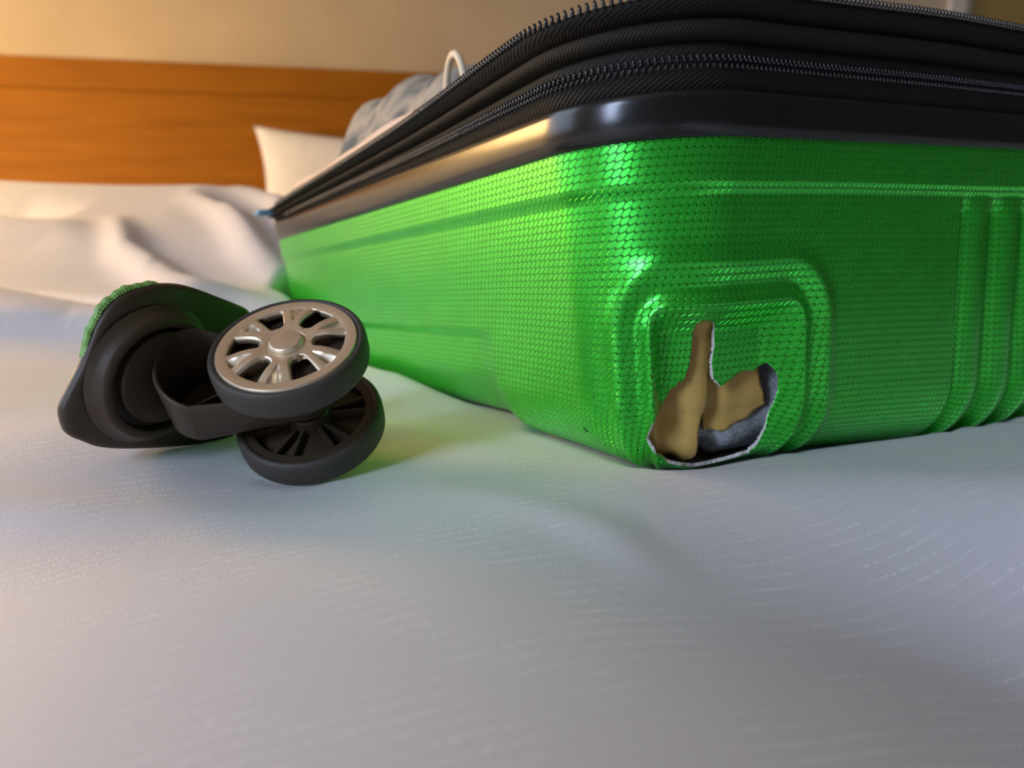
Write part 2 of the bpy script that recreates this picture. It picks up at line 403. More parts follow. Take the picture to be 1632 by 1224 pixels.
# even out the torn outline
for _ in range(3):
    acc=np.zeros((NS,NV,2)); cnt=np.zeros((NS,NV))
    kk=np.zeros((NS+1,NV),bool); kk[:NS,:NV-1]=kill
    for di,dj in ((1,0),(0,1)):
        A_=edge[:NS-di,:NV-dj]&edge[di:,dj:]
        if di: # segment in s direction: boundary when exactly one face beside it is gone
            up=np.zeros((NS-1,NV),bool); up[:,1:]=kill[:NS-1]; dn=np.zeros((NS-1,NV),bool); dn[:,:NV-1]=kill[:NS-1]
        else:
            up=np.zeros((NS,NV-1),bool); up[1:]=kill[:-1]; dn=kill
        A_=A_&(up^dn)
        i,j=np.where(A_)
        a=np.stack([S[i,j],V[i,j]],-1); b=np.stack([S[i+di,j+dj],V[i+di,j+dj]],-1)
        np.add.at(acc,(i,j),b); np.add.at(cnt,(i,j),1); np.add.at(acc,(i+di,j+dj),a); np.add.at(cnt,(i+di,j+dj),1)
    m=edge&(cnt==2); cur_=np.stack([S,V],-1)
    nw=0.5*cur_+0.25*acc
    S[m]=nw[m][:,0]; V[m]=nw[m][:,1]
P=shell_pts(S,V)
P[edge]+= rng.normal(0,0.00006,(edge.sum(),3))
SHELL_FULL=[case.matrix_world@Vector(p_) for p_ in P.reshape(-1,3).tolist()]
verts=P.reshape(-1,3); uv=np.stack([S+(0.42+0.50*np.exp(-((S-0.02)/0.24)**2))*(V-0.13),V],-1).reshape(-1,2)   # the embossed film was drawn askew round the corner
verts=np.concatenate([verts,[verts.reshape(NS,NV,3)[:,-1].mean(0)]]); uv=np.concatenate([uv,[[0,0.4]]])
cidx=len(verts)-1
for i in range(NS): faces.append((i*NV+NV-1,cidx,((i+1)%NS)*NV+NV-1))
keepv=np.ones(len(verts),bool); keepv[:NS*NV]=used_f.ravel(); remap=np.cumsum(keepv)-1
faces=[tuple(remap[k] for k in f) for f in faces]
shell=mesh('shell',verts[keepv],faces,[M['green'],M['torn'],M['grey_inner']],case,True,uv[keepv])
shell['label']='bright green embossed hard plastic half with a jagged hole at its corner'
so=shell.modifiers.new('thickness','SOLIDIFY'); so.thickness=0.0016; so.offset=-1; so.use_rim=True; so.material_offset=2; so.material_offset_rim=1; so.use_even_offset=False
# --- swept strips round the plan
SAG_S=[-0.44,-0.354,-0.194,-0.12,-0.064,-0.026,0.02,0.06,0.139,0.19,0.6]; SAG_W=[-0.025,-0.022,-0.0175,-0.015,-0.0115,-0.0085,-0.0062,-0.004,-0.0018,0.0,0.0]
def sag(s):
    """the loose fabric top sags away from the end side"""
    s=np.mod(np.asarray(s,float)+0.44,PER)-0.44
    v=0
    for d in (-0.02,-0.01,0,0.01,0.02): v=v+np.interp(s+d,SAG_S,SAG_W)/5
    return v-0.025*sstep(s,PER-0.44-0.5,PER-0.44-0.02)
def strip_pts(s,out,wz,sagk=None):
    a,e,na,ne=plan(s)
    k=np.clip((wz-0.143)/0.034,0,1.1)
    return np.stack([a+na*out,e+ne*out,wz+k*sag(s)],-1)
s_st=np.concatenate([np.arange(-0.44,-0.1,0.006),np.arange(-0.1,0.40,0.003),np.arange(0.40,PER-0.44-0.006,0.010)])
def sweep(name,prof_,mat,closed=False):
    n=len(prof_); V_=np.concatenate([strip_pts(s_st,o,np.full_like(s_st,wz))[:,None] for o,wz in prof_],1)
    lens=np.concatenate([[0],np.cumsum([math.hypot(prof_[i+1][0]-prof_[i][0],prof_[i+1][1]-prof_[i][1]) for i in range(n-1)])])
    UV=np.stack([np.repeat(s_st[:,None],n,1),np.repeat(lens[None],len(s_st),0)],-1)
    F=[tuple(reversed(f)) for f in grid_faces(len(s_st),n,True,closed)]
    return mesh(name,V_.reshape(-1,3),F,mat,case,True,UV.reshape(-1,2))
def arcp(c,r,a0,a1,n): return [(c[0]+r*math.cos(math.radians(a0+(a1-a0)*k/n)),c[1]+r*math.sin(math.radians(a0+(a1-a0)*k/n))) for k in range(n+1)]
band=[(-0.0055,0.1275),(-0.001,0.1272),(0.0010,0.1277),(0.0020,0.1292),(0.0026,0.1318),(0.0029,0.1345),(0.0030,0.1370),(0.0030,0.1400),(0.0028,0.1425),(0.0020,0.1438),(0.0004,0.1443),(-0.005,0.1442),(-0.006,0.136)]
o=sweep('rim_band',band,M['black_band'],True); o['label']='glossy black plastic band between green shell and zipper'
tape1=[(-0.004,0.1440),(-0.001,0.1438),(-0.0003,0.1445),(0.0006,0.1475),(0.0016,0.1505),(0.0022,0.1515),(0.0022,0.1570),(0.0026,0.1585),(0.0024,0.1605),(0.0012,0.1618),(0.0008,0.1630)]
zt1=sweep('expansion_zip_tape',tape1,M['tape'])
gus=[(0.0002,0.1622),(0.0030,0.1628)]+arcp((0.0042,0.1662),0.0034,-80,80,9)+[(0.0024,0.1702),(0.0012,0.1706),(0.0046,0.1712),(0.0072,0.1726),(0.0084,0.1742)]
sweep('gusset',gus,M['gusset'])
tape2=[(0.0074,0.1728),(0.0090,0.1740),(0.0102,0.1752),(0.0108,0.1768),(0.0100,0.1776),(0.0060,0.1772),(0.0,0.1765),(-0.008,0.1750)]
zt2=sweep('opening_zip_tape',tape2,M['tape'])
sweep('lining',[(-0.010,0.1752),(-0.020,0.172),(-0.028,0.160),(-0.030,0.06),(-0.042,0.024),(-0.049,0.018)],M['liner'])
# --- zip teeth
bm=bmesh.new()
def pill(bm,lo,hi,r,c=(0,0,0)):
    for k,(x,y,z,sx,sy,sz) in enumerate(((0,0,(lo+hi)/2,r,r,(hi-lo)/2),(0,r*0.75,lo+r*0.9,r*1.1,r*1.1,r*1.1))):
        q_=bmesh.ops.create_uvsphere(bm,u_segments=6,v_segments=4,radius=1.0)
        for v in q_['verts']: v.co=Vector((v.co.x*sx+x,v.co.y*sy+y,v.co.z*sz+z))
pill(bm,-0.0015,0.0015,0.00062)
bm.normal_update(); tooth_me=bpy.data.meshes.new('zip_tooth'); bm.to_mesh(tooth_me); bm.free()
tooth_me.polygons.foreach_set('use_smooth',[True]*len(tooth_me.polygons)); tooth_me.materials.append(M['tooth'])
def tooth_matrix(s,out,wz,lean,scale):
    p=strip_pts(np.array([s]),out,np.array([wz]))[0]; a,e,na,ne=plan(np.array([s]))
    y=Vector((na[0],ne[0],0)); z0=Vector((0,0,1)); x=z0.cross(y)*-1
    z=(z0*math.cos(lean)+x*math.sin(lean)); x=y.cross(z)
    return Matrix.Translation(Vector(p))@Matrix(((x.x,y.x,z.x,0),(x.y,y.y,z.y,0),(x.z,y.z,z.z,0),(0,0,0,1)))@Matrix.Diagonal((*scale,1))
def teeth(parent,name,rows,pitch,s0,s1,smin,smax):
    rest_v=[];rest_f=[]
    tv=np.array([v.co[:] for v in tooth_me.vertices]); tf=[tuple(p.vertices) for p in tooth_me.polygons]
    for (out,wz,lean,scl,ph) in rows:
        s=s0+ph*pitch
        while s<s1:
            Mx=tooth_matrix(s,out,wz,lean,scl)
            if smin<=s<=smax:
                o=bpy.data.objects.new(name,tooth_me); COL.objects.link(o); o.parent=parent; o.matrix_local=Mx
            else:
                A=np.array(Mx); k=len(rest_v)*len(tv)
                rest_v.append(tv@A[:3,:3].T+A[:3,3]); rest_f+= [tuple(i+k for i in f) for f in tf]
            s+=pitch
    o=mesh(name+'_row',np.concatenate(rest_v),rest_f,M['tooth'],parent); o['kind']='stuff'
teeth(zt1,'zip_tooth',[(0.0026,0.1558,0.15,(1,1,1.0),0.0),(0.0026,0.1528,-0.35,(1,1,0.85),0.5)],0.0024,-0.40,0.46,-0.040,0.110)
teeth(zt2,'zip_tooth',[(0.0108,0.1788,0.2,(1.25,1.3,1.25),0.0)],0.0024,-0.40,0.46,-0.120,0.230)
# --- torn board and inner lining behind the hole
def patch(name,poly,depth,mat,curl=None,step=0.0012,thick=0.0008,lab=None):
    poly=np.array(poly); lo=poly.min(0); hi=poly.max(0)
    s_=np.arange(lo[0]-step,hi[0]+2*step,step); v_=np.arange(lo[1]-step,hi[1]+2*step,step)
    A,B=np.meshgrid(s_,v_,indexing='ij'); SV_=np.stack([A,B],-1)
    c_=(SV_[:-1,:-1]+SV_[1:,1:])/2; ins=inside(c_,poly)
    ui=np.zeros(A.shape,bool); uo=np.zeros(A.shape,bool); F=[]
    for i in range(ins.shape[0]):
        for j in range(ins.shape[1]):
            sl=(slice(i,i+2),slice(j,j+2))
            if ins[i,j]: F.append((i*A.shape[1]+j,i*A.shape[1]+j+1,(i+1)*A.shape[1]+j+1,(i+1)*A.shape[1]+j)); ui[sl]=True
            else: uo[sl]=True
    m=ui&uo; q_=nearest(SV_[m],poly); A[m]=q_[:,0]; B[m]=q_[:,1]
    ex=depth if curl is None else depth+curl(A,B)
    a_,b_=A,B
    rec=sstep(A,0.0405,0.0455)*(1-sstep(A,0.108,0.126))*sstep(B,0.0585,0.0715)*(1-sstep(B,0.108,0.132))
    P_=base_shell(A,B,-0.0100*rec+ex)
    kv=ui.ravel(); rm=np.cumsum(kv)-1
    o=mesh(name,P_.reshape(-1,3)[kv],[tuple(rm[k] for k in f) for f in F],mat,case,True,np.stack([A,B],-1).reshape(-1,2)[kv])
    md=o.modifiers.new('thickness','SOLIDIFY'); md.thickness=thick; md.offset=-1
    if lab: o['label']=lab
    return o
F1=[(.030,.058),(.084,.058),(.0835,.066),(.0815,.076),(.0795,.088),(.0785,.099),(.0775,.105),(.0745,.112),(.071,.119),(.0715,.128),(.071,.142),(.030,.142)]
F2=[(.0790,.066),(.080,.092),(.0795,.105),(.0812,.114),(.0805,.119),(.080,.1212),(.083,.1225),(.088,.1222),(.092,.1205),(.0935,.1185),(.0955,.1178),(.098,.1165),(.1025,.1152),(.105,.1125),(.109,.1095),(.1112,.1075),(.1098,.098),(.1075,.090),(.1065,.084),(.100,.074),(.09,.066)]
patch('backing_board',F1,-0.0052,M['cardboard'],lambda s,v:-0.0022*sstep(s,0.079,0.055)-0.004*sstep(v,0.112,0.135)*0+0.0006*np.sin(s*210),lab='tan torn board flap on the left of the hole')
patch('backing_board',F2,-0.0066,M['cardboard'],lambda s,v:-0.0042*bump(s,0.0835,0.0055)+0.0022*sstep(s,0.092,0.110),lab='tan torn board flap on the right of the hole')
patch('inner_wall',[(.022,.050),(.128,.050),(.128,.146),(.022,.146)],-0.0138,M['grey_inner'],lambda s,v:0.0065*sstep(s,0.084,0.094)*sstep(v,0.098,0.112)+0.0007*np.sin(v*300+s*90),lab='grey speckled wall seen deep in the hole')
# pull tab at the far end, small scuffs on the green shell
p=strip_pts(np.array([-0.438]),0.012,np.array([0.171]))[0]
bm=bmesh.new(); bmesh.ops.create_cube(bm,size=1.0)
for v in bm.verts: v.co=Vector((v.co.x*0.014+p[0],v.co.y*0.020+p[1],v.co.z*0.004+p[2]))
bmesh.ops.bevel(bm,geom=bm.edges[:],offset=0.001,segments=2,affect='EDGES')
bm_obj('label_tab',bm,M['blue'],case)['label']='small pale blue tab at the far end of the zipper'
for (s_,v_,l_,an) in ((-0.0005,0.1115,0.0032,1.2),(0.012,0.094,0.0010,1.6),(0.009,0.119,0.0006,0.3),(0.0305,0.1185,0.0008,0.6)):
    pts=[]
    for k in range(7):
        t=(k/6-0.5)*l_; S1=np.array([s_+t*math.cos(an)+0.0006*math.sin(k*1.7)*(l_>.002)]); V1=np.array([v_+t*math.sin(an)])
        pts.append(shell_pts(S1,V1,0.0001)[0])
    tube('scuff',pts,[0.00005,0.00022,0.00028,0.0002,0.00032,0.0002,0.00005],M['tooth'],case,6)
# ---------------------------------------------------------------- torn-off wheel unit
C0=Vector((-0.0872,0.2938,0.0536)); N1=Vector((-0.0518,-0.5566,0.8292)).normalized()
EX=(Vector((1,0,0))-N1*N1.x).normalized(); E2=N1.cross(EX)
BETA=math.radians(32)
SD=EX*math.cos(BETA)-E2*math.sin(BETA); HD=EX*math.sin(BETA)+E2*math.cos(BETA)
MID=C0-N1*0.0247; P0=MID-SD*0.050-HD*0.022
def frame(o,x,y,z): return Matrix(((x.x,y.x,z.x,o.x),(x.y,y.y,z.y,o.y),(x.z,y.z,z.z,o.z),(0,0,0,1)))
MW=frame(C0,EX,E2,N1)
HX=Vector((0,0,1)).cross(SD).normalized(); VX=SD.cross(HX)
MP=frame(P0,HX,VX,SD)
unit=empty('luggage_wheel',(P0.x,P0.y,0.0)); 
tag(unit,'torn-off black twin suitcase wheel with silver spoked cap lying on the white bedding','wheel')
UI=Matrix.Translation(-unit.location)
# mounting plate
OUT=[(-49.3,-4.6),(-48.2,-11),(-45.5,-15.8),(-39.9,-19.3),(-30.7,-23.9),(-15.3,-27.5),(9.5,-31.4),(30,-33.4),(38,-33),(44,-30),(48,-23),(49,-12),(48,5),(45,20),(42,27),(38,31),(23,36),(9.2,40.2),(-.3,42.2),(-9.1,42.6),(-17.3,41.7),(-26.3,38.9),(-32.2,35),(-37,28),(-39.5,21),(-42.3,11.5),(-46,3.5)]
def closed_spline(pts,m):
    P_=[np.array(p,float) for p in pts]; n=len(P_); out=[]
    for i in range(n):
        p0,p1,p2,p3=P_[i-1],P_[i],P_[(i+1)%n],P_[(i+2)%n]
        for k in range(m):
            t=k/m; out.append(0.5*((2*p1)+(-p0+p2)*t+(2*p0-5*p1+4*p2-p3)*t*t+(-p0+3*p1-3*p2+p3)*t**3))
    return np.array(out)
OL=closed_spline([(x*0.93+1.0,y-2.0) for x,y in OUT],4)/1000.0
rings=[(0.15,0,0.0)]+[(t,0,-0.0045*t**4) for t in (0.3,0.5,0.65,0.78,0.87,0.93,0.965)]+[(0.99,0,-0.0047),(1.0,0,-0.0058),(1.0,0,-0.0080),(0.985,0,-0.0092),(0.9,0,-0.0092),(0.5,0,-0.0090),(0.15,0,-0.009)]
V_=[];n=len(OL)
for k in range(n):
    for t,_,z in rings: V_.append(UI@MP@Vector((OL[k][0]*t,OL[k][1]*t,z)))
F_=grid_faces(n,len(rings),True,False); m_=len(rings)
F_+= [tuple(k*m_ for k in range(n)),tuple(k*m_+m_-1 for k in range(n))[::-1]]
plate=autosmooth(mesh('mounting_plate',V_,F_,M['housing'],unit),50)
# swivel dome on the plate
dome=[(0.0292,-0.0012),(0.0278,0.0003),(0.0266,0.0018),(0.0258,0.0044),(0.0250,0.0055),(0.0226,0.0058),(0.0219,0.0053),(0.0214,0.0008),(0.0190,0.0006),(0.0,0.0006)]
dm=lathe('swivel_dome',dome,M['housing'],unit,UI@MP@Matrix.Translation((-0.011,0.0045,0)),96,False); autosmooth(dm,48)
hubp=[(0.0,0.0),(0.0195,0.0),(0.0195,0.0040),(0.0185,0.0050),(0.0,0.0050)]
autosmooth(lathe('swivel_hub',hubp,M['housing'],unit,UI@MP@Matrix.Translation((-0.009,0.0045,0)),72,False),40)
# fork tub between the wheels
SCX,SCY=-0.0345,-0.0020; RA,RBb=0.0192,0.0125
L_=math.hypot(SCX,SCY); ang=math.atan2(SCY,SCX)
th=math.acos((RA-RBb)/L_)
op=[]
for k in range(41):
    a=ang-(th)+ (2*th)*k/40; op.append((SCX+RA*math.cos(a),SCY+RA*math.sin(a),math.cos(a),math.sin(a)))
for k in range(25):
    a=ang+th+(2*math.pi-2*th)*k/24; op.append((RBb*math.cos(a),RBb*math.sin(a),math.cos(a),math.sin(a)))
def rimz(x,y):
    f=float(sstep(np.array(-x),0.016,0.050)); return -0.0180+f*(0.0135+0.30*(y-SCY))
prof_t=[('o',-0.0325,0.30),('o',-0.0325,0.004),('o',-0.0315,0.0012),('o',-0.030,0.0),('r',-0.0012,0.0),('r',-0.0003,0.0004),('r',0.0,0.001),('r',-0.0003,0.0017),('r',-0.0012,0.002),('o',-0.0290,0.0022),('o',-0.0298,0.004),('o',-0.0300,0.30)]
V_=[];n=len(op);m_=len(prof_t)
for (x,y,nx,ny) in op:
    for kind,z,ins in prof_t:
        zz=z if kind=='o' else rimz(x,y)+z
        if ins>0.1: xx,yy=SCX*0.5+(x-SCX*0.5)*0.25,SCY*0.5+(y-SCY*0.5)*0.25
        else: xx,yy=x-nx*ins,y-ny*ins
        V_.append(UI@MW@Vector((xx,yy,zz)))
F_=grid_faces(n,m_,True,False)+[tuple(k*m_ for k in range(n)),tuple(k*m_+m_-1 for k in range(n))[::-1]]
fork=autosmooth(mesh('fork',[v for v in V_],[tuple(reversed(f)) for f in F_],M['housing'],unit),50)
autosmooth(lathe('pivot_post',[(0.0,-0.030),(0.0042,-0.030),(0.0040,-0.0185),(0.0034,-0.0175),(0.0,-0.0173)],M['housing'],fork,UI@MW@Matrix.Translation((-0.024,-0.011,0)),32,False),40)
wb=box('web',(-0.0006,-0.016,0),(0.0006,0.016,0.007),M['housing'],fork,0.0002,UI@MW@Matrix.Translation((-0.034,-0.003,-0.030))@Matrix.Rotation(-0.9,4,'Z'))
# wheels
def wheel(z0,flip,cap):
    Mz=UI@MW@Matrix.Translation((0,0,z0))@(Matrix.Rotation(math.pi,4,'X') if flip else Matrix.Identity(4))
    ty=[(0.0275,-0.0010),(0.0281,-0.0003),(0.0290,0.0),(0.0298,-0.0006),(0.0304,-0.0018),(0.0306,-0.0040),(0.0306,-0.0088),(0.0303,-0.0108),(0.0296,-0.0118),(0.0286,-0.0122),(0.0277,-0.0120),(0.0272,-0.0110),(0.0272,-0.0015)]
    t=lathe('tyre',ty,M['tyre'],unit,Mz,128,True)
    core=[(0.0,-0.0145),(0.0085,-0.0145),(0.0090,-0.0140),(0.0092,-0.0085),(0.0225,-0.0080),(0.0230,-0.0085),(0.0236,-0.0112),(0.0245,-0.0116),(0.0273,-0.0116),(0.0273,-0.0020),(0.0262,-0.0020),(0.0255,-0.0060),(0.0,-0.0060)]
    c_=autosmooth(lathe('wheel_core',core,M['housing'],t,Mz,96,False),40)
    for k in range(12):
        a=k*math.pi/6+(0.10 if k%2 else -0.10)
        box('rib',(0.0088,-0.0007,-0.0112),(0.0232,0.0007,-0.0078),M['housing'],t,0.0002,Mz@Matrix.Rotation(a,4,'Z'))
    if cap: hubcap(t,Mz)
    return t
def hubcap(parent,Mz):
    NSP=6; r0,r1=0.0100,0.0226
    rr=[0.0068,0.0085,0.0100,0.01015,0.0104,0.0108,0.0114,0.0120,0.0135,0.0150,0.0165,0.0180,0.0195,0.0207,0.0217,0.0224,0.0226,0.0229,0.0236,0.0255,0.0268,0.0273,0.0276]
    def hw(r):
        if r<=r0 or r>r1: return None
        t=(r-r0)/(r1-r0)
        return 0.0004+(0.0024+0.0024*t)*math.sqrt(max(0,1-(1-min(1,t/0.20))**2))
    nO,nS=8,14
    V=[];F=[];cols=[]
    ncol=NSP*(nO+nS)
    for r in rr:
        h=hw(r) if hw(r) else (0.0004 if r<=r0 else 0.0052)
        for k in range(NSP):
            th0=k*2*math.pi/NSP; half=h/r; full=math.pi/NSP
            for j in range(nO+nS):
                if j<nO: a=-half+2*half*j/nO; f=None
                else:
                    f=(j-nO)/nS; a=half+(2*full-2*half)*f
                z=0.0
                if r<0.0229:
                    t=min(1,max(0,(r-0.0085)/(0.0226-0.0085)))
                    z=0.0003+0.0010*math.sin(math.pi*min(1,t*1.05))-0.0006*t
                    if f is not None:
                        d=abs(f-0.5)
                        vn=max(0,(r-0.0132)/(0.0226-0.0132))
                        wv_=0.05+0.17*vn
                        if vn>0 and d<wv_: z-=0.0034*min(1,vn*1.5)*(1-d/wv_)
                        if r>=0.0103: z-=0.0006*max(0,(abs(f-0.5)-0.36)/0.14)**2
                elif r>0.0270: z=-0.0006 if r<0.0275 else -0.0014
                elif r<0.0236: z=-0.0003
                V.append((r*math.cos(th0+a),r*math.sin(th0+a),z))
    nr=len(rr)
    for i in range(nr-1):
        for c in range(ncol):
            j=c%(nO+nS)
            if j<nO and rr[i]>=r0 and rr[i+1]<=r1: continue
            c2=(c+1)%ncol
            F.append((i*ncol+c,(i+1)*ncol+c,(i+1)*ncol+c2,i*ncol+c2))
    o=mesh('hub_cap',[Mz@Vector(v) for v in V],F,M['silver'],parent); o['label']='silver painted six-armed spoked wheel cap'
    md=o.modifiers.new('thickness','SOLIDIFY'); md.thickness=0.0030; md.offset=-1
    autosmooth(o,32)
    b=lathe('centre_button',[(0.0069,-0.001),(0.0069,0.0004),(0.0066,0.0012),(0.0061,0.0018),(0.0056,0.0019),(0.0,0.0021)],M['silver'],parent,Mz,64,False)
    autosmooth(b,40)
wheel(0.0,False,True)
wheel(-0.0497,True,True)
ax=lathe('axle',[(0,-0.010),(0.0035,-0.010),(0.0035,-0.040),(0,-0.040)],M['tooth'],unit,UI@MW,24,False)
# shard of green shell still gripped behind the plate
sh=[];idx=[i for i in range(len(OL))]
a0=(len(OUT)-8)*4; seq=[(a0+k)%len(OL) for k in range(0,24)]
cen_=OL.mean(0)
nk=len(seq)*3
for q_ in range(nk):
    f=q_/(nk-1)*(len(seq)-1); i=int(min(f,len(seq)-2)); t=f-i
    p=OL[seq[i]]*(1-t)+OL[seq[i+1]]*t; tg=OL[seq[i+1]]-OL[seq[i]]; nn=np.array([-tg[1],tg[0]]); nn/=np.hypot(*nn)
    if np.dot(nn,p-cen_)<0: nn=-nn
    g=math.sin(math.pi*q_/(nk-1))**0.45
    j=0.0024*g*(0.80+0.16*math.sin(q_*0.35)+0.10*math.sin(q_*0.9+1))-0.0004
    zz=0.00045*(q_%2)
    for off,z in ((-0.004,-0.0088),(j*0.5-0.0002,-0.0066+zz),(j,-0.0074+zz),(j+0.0001,-0.0092),(j-0.0012,-0.0108),(-0.004,-0.0112)):
        sh.append(UI@MP@Vector((p[0]+nn[0]*off,p[1]+nn[1]*off,z)))
o=mesh('shell_shard',sh,grid_faces(nk,6,False,True)+[tuple(range(6)),tuple((nk-1)*6+k for k in range(6))[::-1]],M['shard'],unit,False)
o['label']='ragged strip of green shell along the plate edge'
bpy.context.view_layer.update()
# ---------------------------------------------------------------- pillow against the headboard
W_,H_,T_=0.66,0.31,0.12
nu,nv=56,40; V_=[]
for side in (1,-1):
    for i in range(nu):
        for j in range(nv):
            u=-1+2*i/(nu-1); v=-1+2*j/(nv-1)
            ex_=1-0.10*(1-v*v)*abs(u)**3; ey=1-0.11*(1-u*u)*abs(v)**3
            t=(max(0,1-u**4)*max(0,1-v**4))**0.55
            V_.append((u*W_/2*ex_,side*T_/2*t*(1+0.06*math.sin(5*u+3*v)),v*H_/2*ey))
F_=grid_faces(nu,nv); k=nu*nv
F_=[tuple(reversed(f)) for f in F_]+[tuple(x+k for x in f) for f in grid_faces(nu,nv)]
bm=bmesh.new(); bv=[bm.verts.new(v) for v in V_]
for f in F_: bm.faces.new([bv[x] for x in f])
bmesh.ops.remove_doubles(bm,verts=bm.verts[:],dist=1e-5); bmesh.ops.recalc_face_normals(bm,faces=bm.faces[:])
pil=bm_obj('pillow',bm,M['pillow'],None,True)
pil.rotation_euler=(math.radians(-12),math.radians(4),WA); pil.location=wp(-0.225,0.155,0.200)
tag(pil,'white pillow standing against the wooden headboard behind the suitcase','pillow')
bpy.context.view_layer.update()
# ---------------------------------------------------------------- bed
def poly_ridge(X,Y,pts,hs,wd):
    Z=np.zeros_like(X)
    best=np.full_like(X,1e9); hh_=np.zeros_like(X)
    for (a,b,h0,h1) in zip(pts[:-1],pts[1:],hs[:-1],hs[1:]):
        ax_,ay=a; bx,by=b; dx,dy=bx-ax_,by-ay
        t=np.clip(((X-ax_)*dx+(Y-ay)*dy)/(dx*dx+dy*dy),0,1)
        d=np.hypot(X-ax_-t*dx,Y-ay-t*dy); m=d<best
        best=np.where(m,d,best); hh_=np.where(m,h0+(h1-h0)*t,hh_)
    return hh_*np.exp(-(best/wd)**2)
BX0,BX1,BY0,BY1=-1.02,1.20,-0.75,1.70
def bed_z(X,Y):
    yk=[-1,0.30,0.42,0.52,0.575,0.60,0.635,0.67,0.72,0.78,0.86,0.92,1.0,1.12,1.4,1.7]
    zk=[0,0.0,0.003,0.009,0.014,0.030,0.054,0.064,0.070,0.098,0.142,0.168,0.208,0.185,0.04,0.035]
    Yw=Y+0.02*np.sin(X*5+1)
    hp=np.interp(Yw,yk,zk)
    # smooth the broken profile
    hp=(hp+np.interp(Yw-0.010,yk,zk)+np.interp(Yw+0.010,yk,zk))/3
    amp=1.0+0.06*np.sin(X*7+2.0)-0.16*sstep(X,-0.42,-0.25)*sstep(Y,0.8,1.0)
    rightcut=1-0.85*sstep(X,0.05,0.35)
    Z=hp*amp*rightcut
    # folds running down towards the suitcase
    Z+=poly_ridge(X,Y,[(-0.46,0.90),(-0.40,0.80),(-0.335,0.74),(-0.265,0.67),(-0.20,0.63)],[0.004,0.018,0.020,0.016,0.004],0.016)
    Z+=poly_ridge(X,Y,[(-0.42,1.0),(-0.33,0.90),(-0.27,0.80),(-0.215,0.72)],[0.0,0.020,0.020,0.008],0.016)
    Z+=poly_ridge(X,Y,[(-0.38,1.05),(-0.29,0.96),(-0.24,0.86)],[0.0,0.020,0.012],0.016)
    Z+=poly_ridge(X,Y,[(-0.80,0.86),(-0.60,0.87),(-0.50,0.86),(-0.40,0.80)],[0.012,0.014,0.012,0.0],0.030)
    Z-=poly_ridge(X,Y,[(-0.80,0.94),(-0.60,0.94),(-0.52,0.93)],[0.02,0.022,0.0],0.03)
    Z-=poly_ridge(X,Y,[(-0.62,0.745),(-0.45,0.715),(-0.38,0.69),(-0.30,0.66)],[0.014,0.018,0.014,0.0],0.008)
    Z+=poly_ridge(X,Y,[(-0.62,0.70),(-0.45,0.68),(-0.36,0.655)],[0.012,0.012,0.0],0.022)
    # swell under the wheel plate and beside the case
    Z+=0.0105*np.exp(-(((X+0.19)/0.075)**2+((Y-0.345)/0.060)**2))
    Z+=0.008*np.exp(-(((X+0.06)/0.10)**2+((Y-0.50)/0.10)**2))
    Z-=0.0065*np.exp(-(((X+0.085)/0.065)**2+((Y-0.268)/0.055)**2))
    xr=X+0.035; Z-=np.where(xr>0,0.07*np.tanh(1.25*xr**2/0.07),0.020*np.tanh(0.9*xr**2/0.020))*(1-sstep(Y,0.19,0.30))*(1-sstep(X,0.25,0.5))  # foreground tilt added so the window light falls off to the right
    # long soft undulations of the cloth
    Z+=0.0016*np.sin(9*X+14*Y+1.0)*np.cos(7*X-11*Y)+0.0009*np.sin(23*Y-13*X+2)
    Z+=poly_ridge(X,Y,[(-0.40,0.30),(-0.28,0.272),(-0.16,0.262),(-0.05,0.262)],[0.004,0.004,0.003,0.0],0.014)
    Z+=poly_ridge(X,Y,[(-0.34,0.40),(-0.22,0.40),(-0.05,0.36),(0.02,0.31)],[0.006,0.005,0.004,0.0],0.018)
    Z+=poly_ridge(X,Y,[(-0.05,0.30),(0.03,0.235),(0.05,0.20)],[0.0,0.0022,0.0],0.012)
    # the ends of the bed hang over
    return Z
xs=np.concatenate([np.linspace(BX0,-0.56,50),np.arange(-0.555,-0.20,0.0045),np.arange(-0.20,0.42,0.0028),np.linspace(0.425,BX1,70)])
ys=np.concatenate([np.linspace(BY0,-0.02,30),np.arange(0.0,0.40,0.0028),np.arange(0.40,1.06,0.0055),np.linspace(1.07,BY1,40)])
X,Y=np.meshgrid(xs,ys,indexing='ij'); Z=bed_z(X,Y)
Y=np.where(Y>1.2,1.2+(Y-1.2)*(1.79+0.1655*X-0.062-1.2)/(BY1-1.2),Y)
from mathutils.bvhtree import BVHTree
dg=bpy.context.evaluated_depsgraph_get()
def press(objs,gap,box_,mg=0.0):
    trees=[]
    for o in objs:
        if o is shell:
            full=SHELL_FULL+[shell.matrix_world@shell.data.vertices[-1].co]; c_=len(full)-1
            trees.append(BVHTree.FromPolygons(full,grid_faces(NS,NV,True,False)+[(i*NV+NV-1,c_,((i+1)%NS)*NV+NV-1) for i in range(NS)])); continue
        bm=bmesh.new(); bm.from_mesh(o.data); bm.transform(o.matrix_world); trees.append(BVHTree.FromBMesh(bm)); bm.free()
    up=Vector((0,0,1))
    for i in np.where((xs>box_[0])&(xs<box_[1]))[0]:
        for j in np.where((ys>box_[2])&(ys<box_[3]))[0]:
            for t in trees:
                for ox,oy in (((0,0),(mg,0),(-mg,0),(0,mg),(0,-mg)) if mg else ((0,0),)):
                    h=t.ray_cast(Vector((X[i,j]+ox,Y[i,j]+oy,-0.4)),up)
                    if h[0] is not None and h[0].z-gap<Z[i,j]: Z[i,j]=h[0].z-gap
wheel_parts=[o for o in bpy.data.objects if o.type=='MESH' and (o.parent==unit or (o.parent and o.parent.parent==unit))]
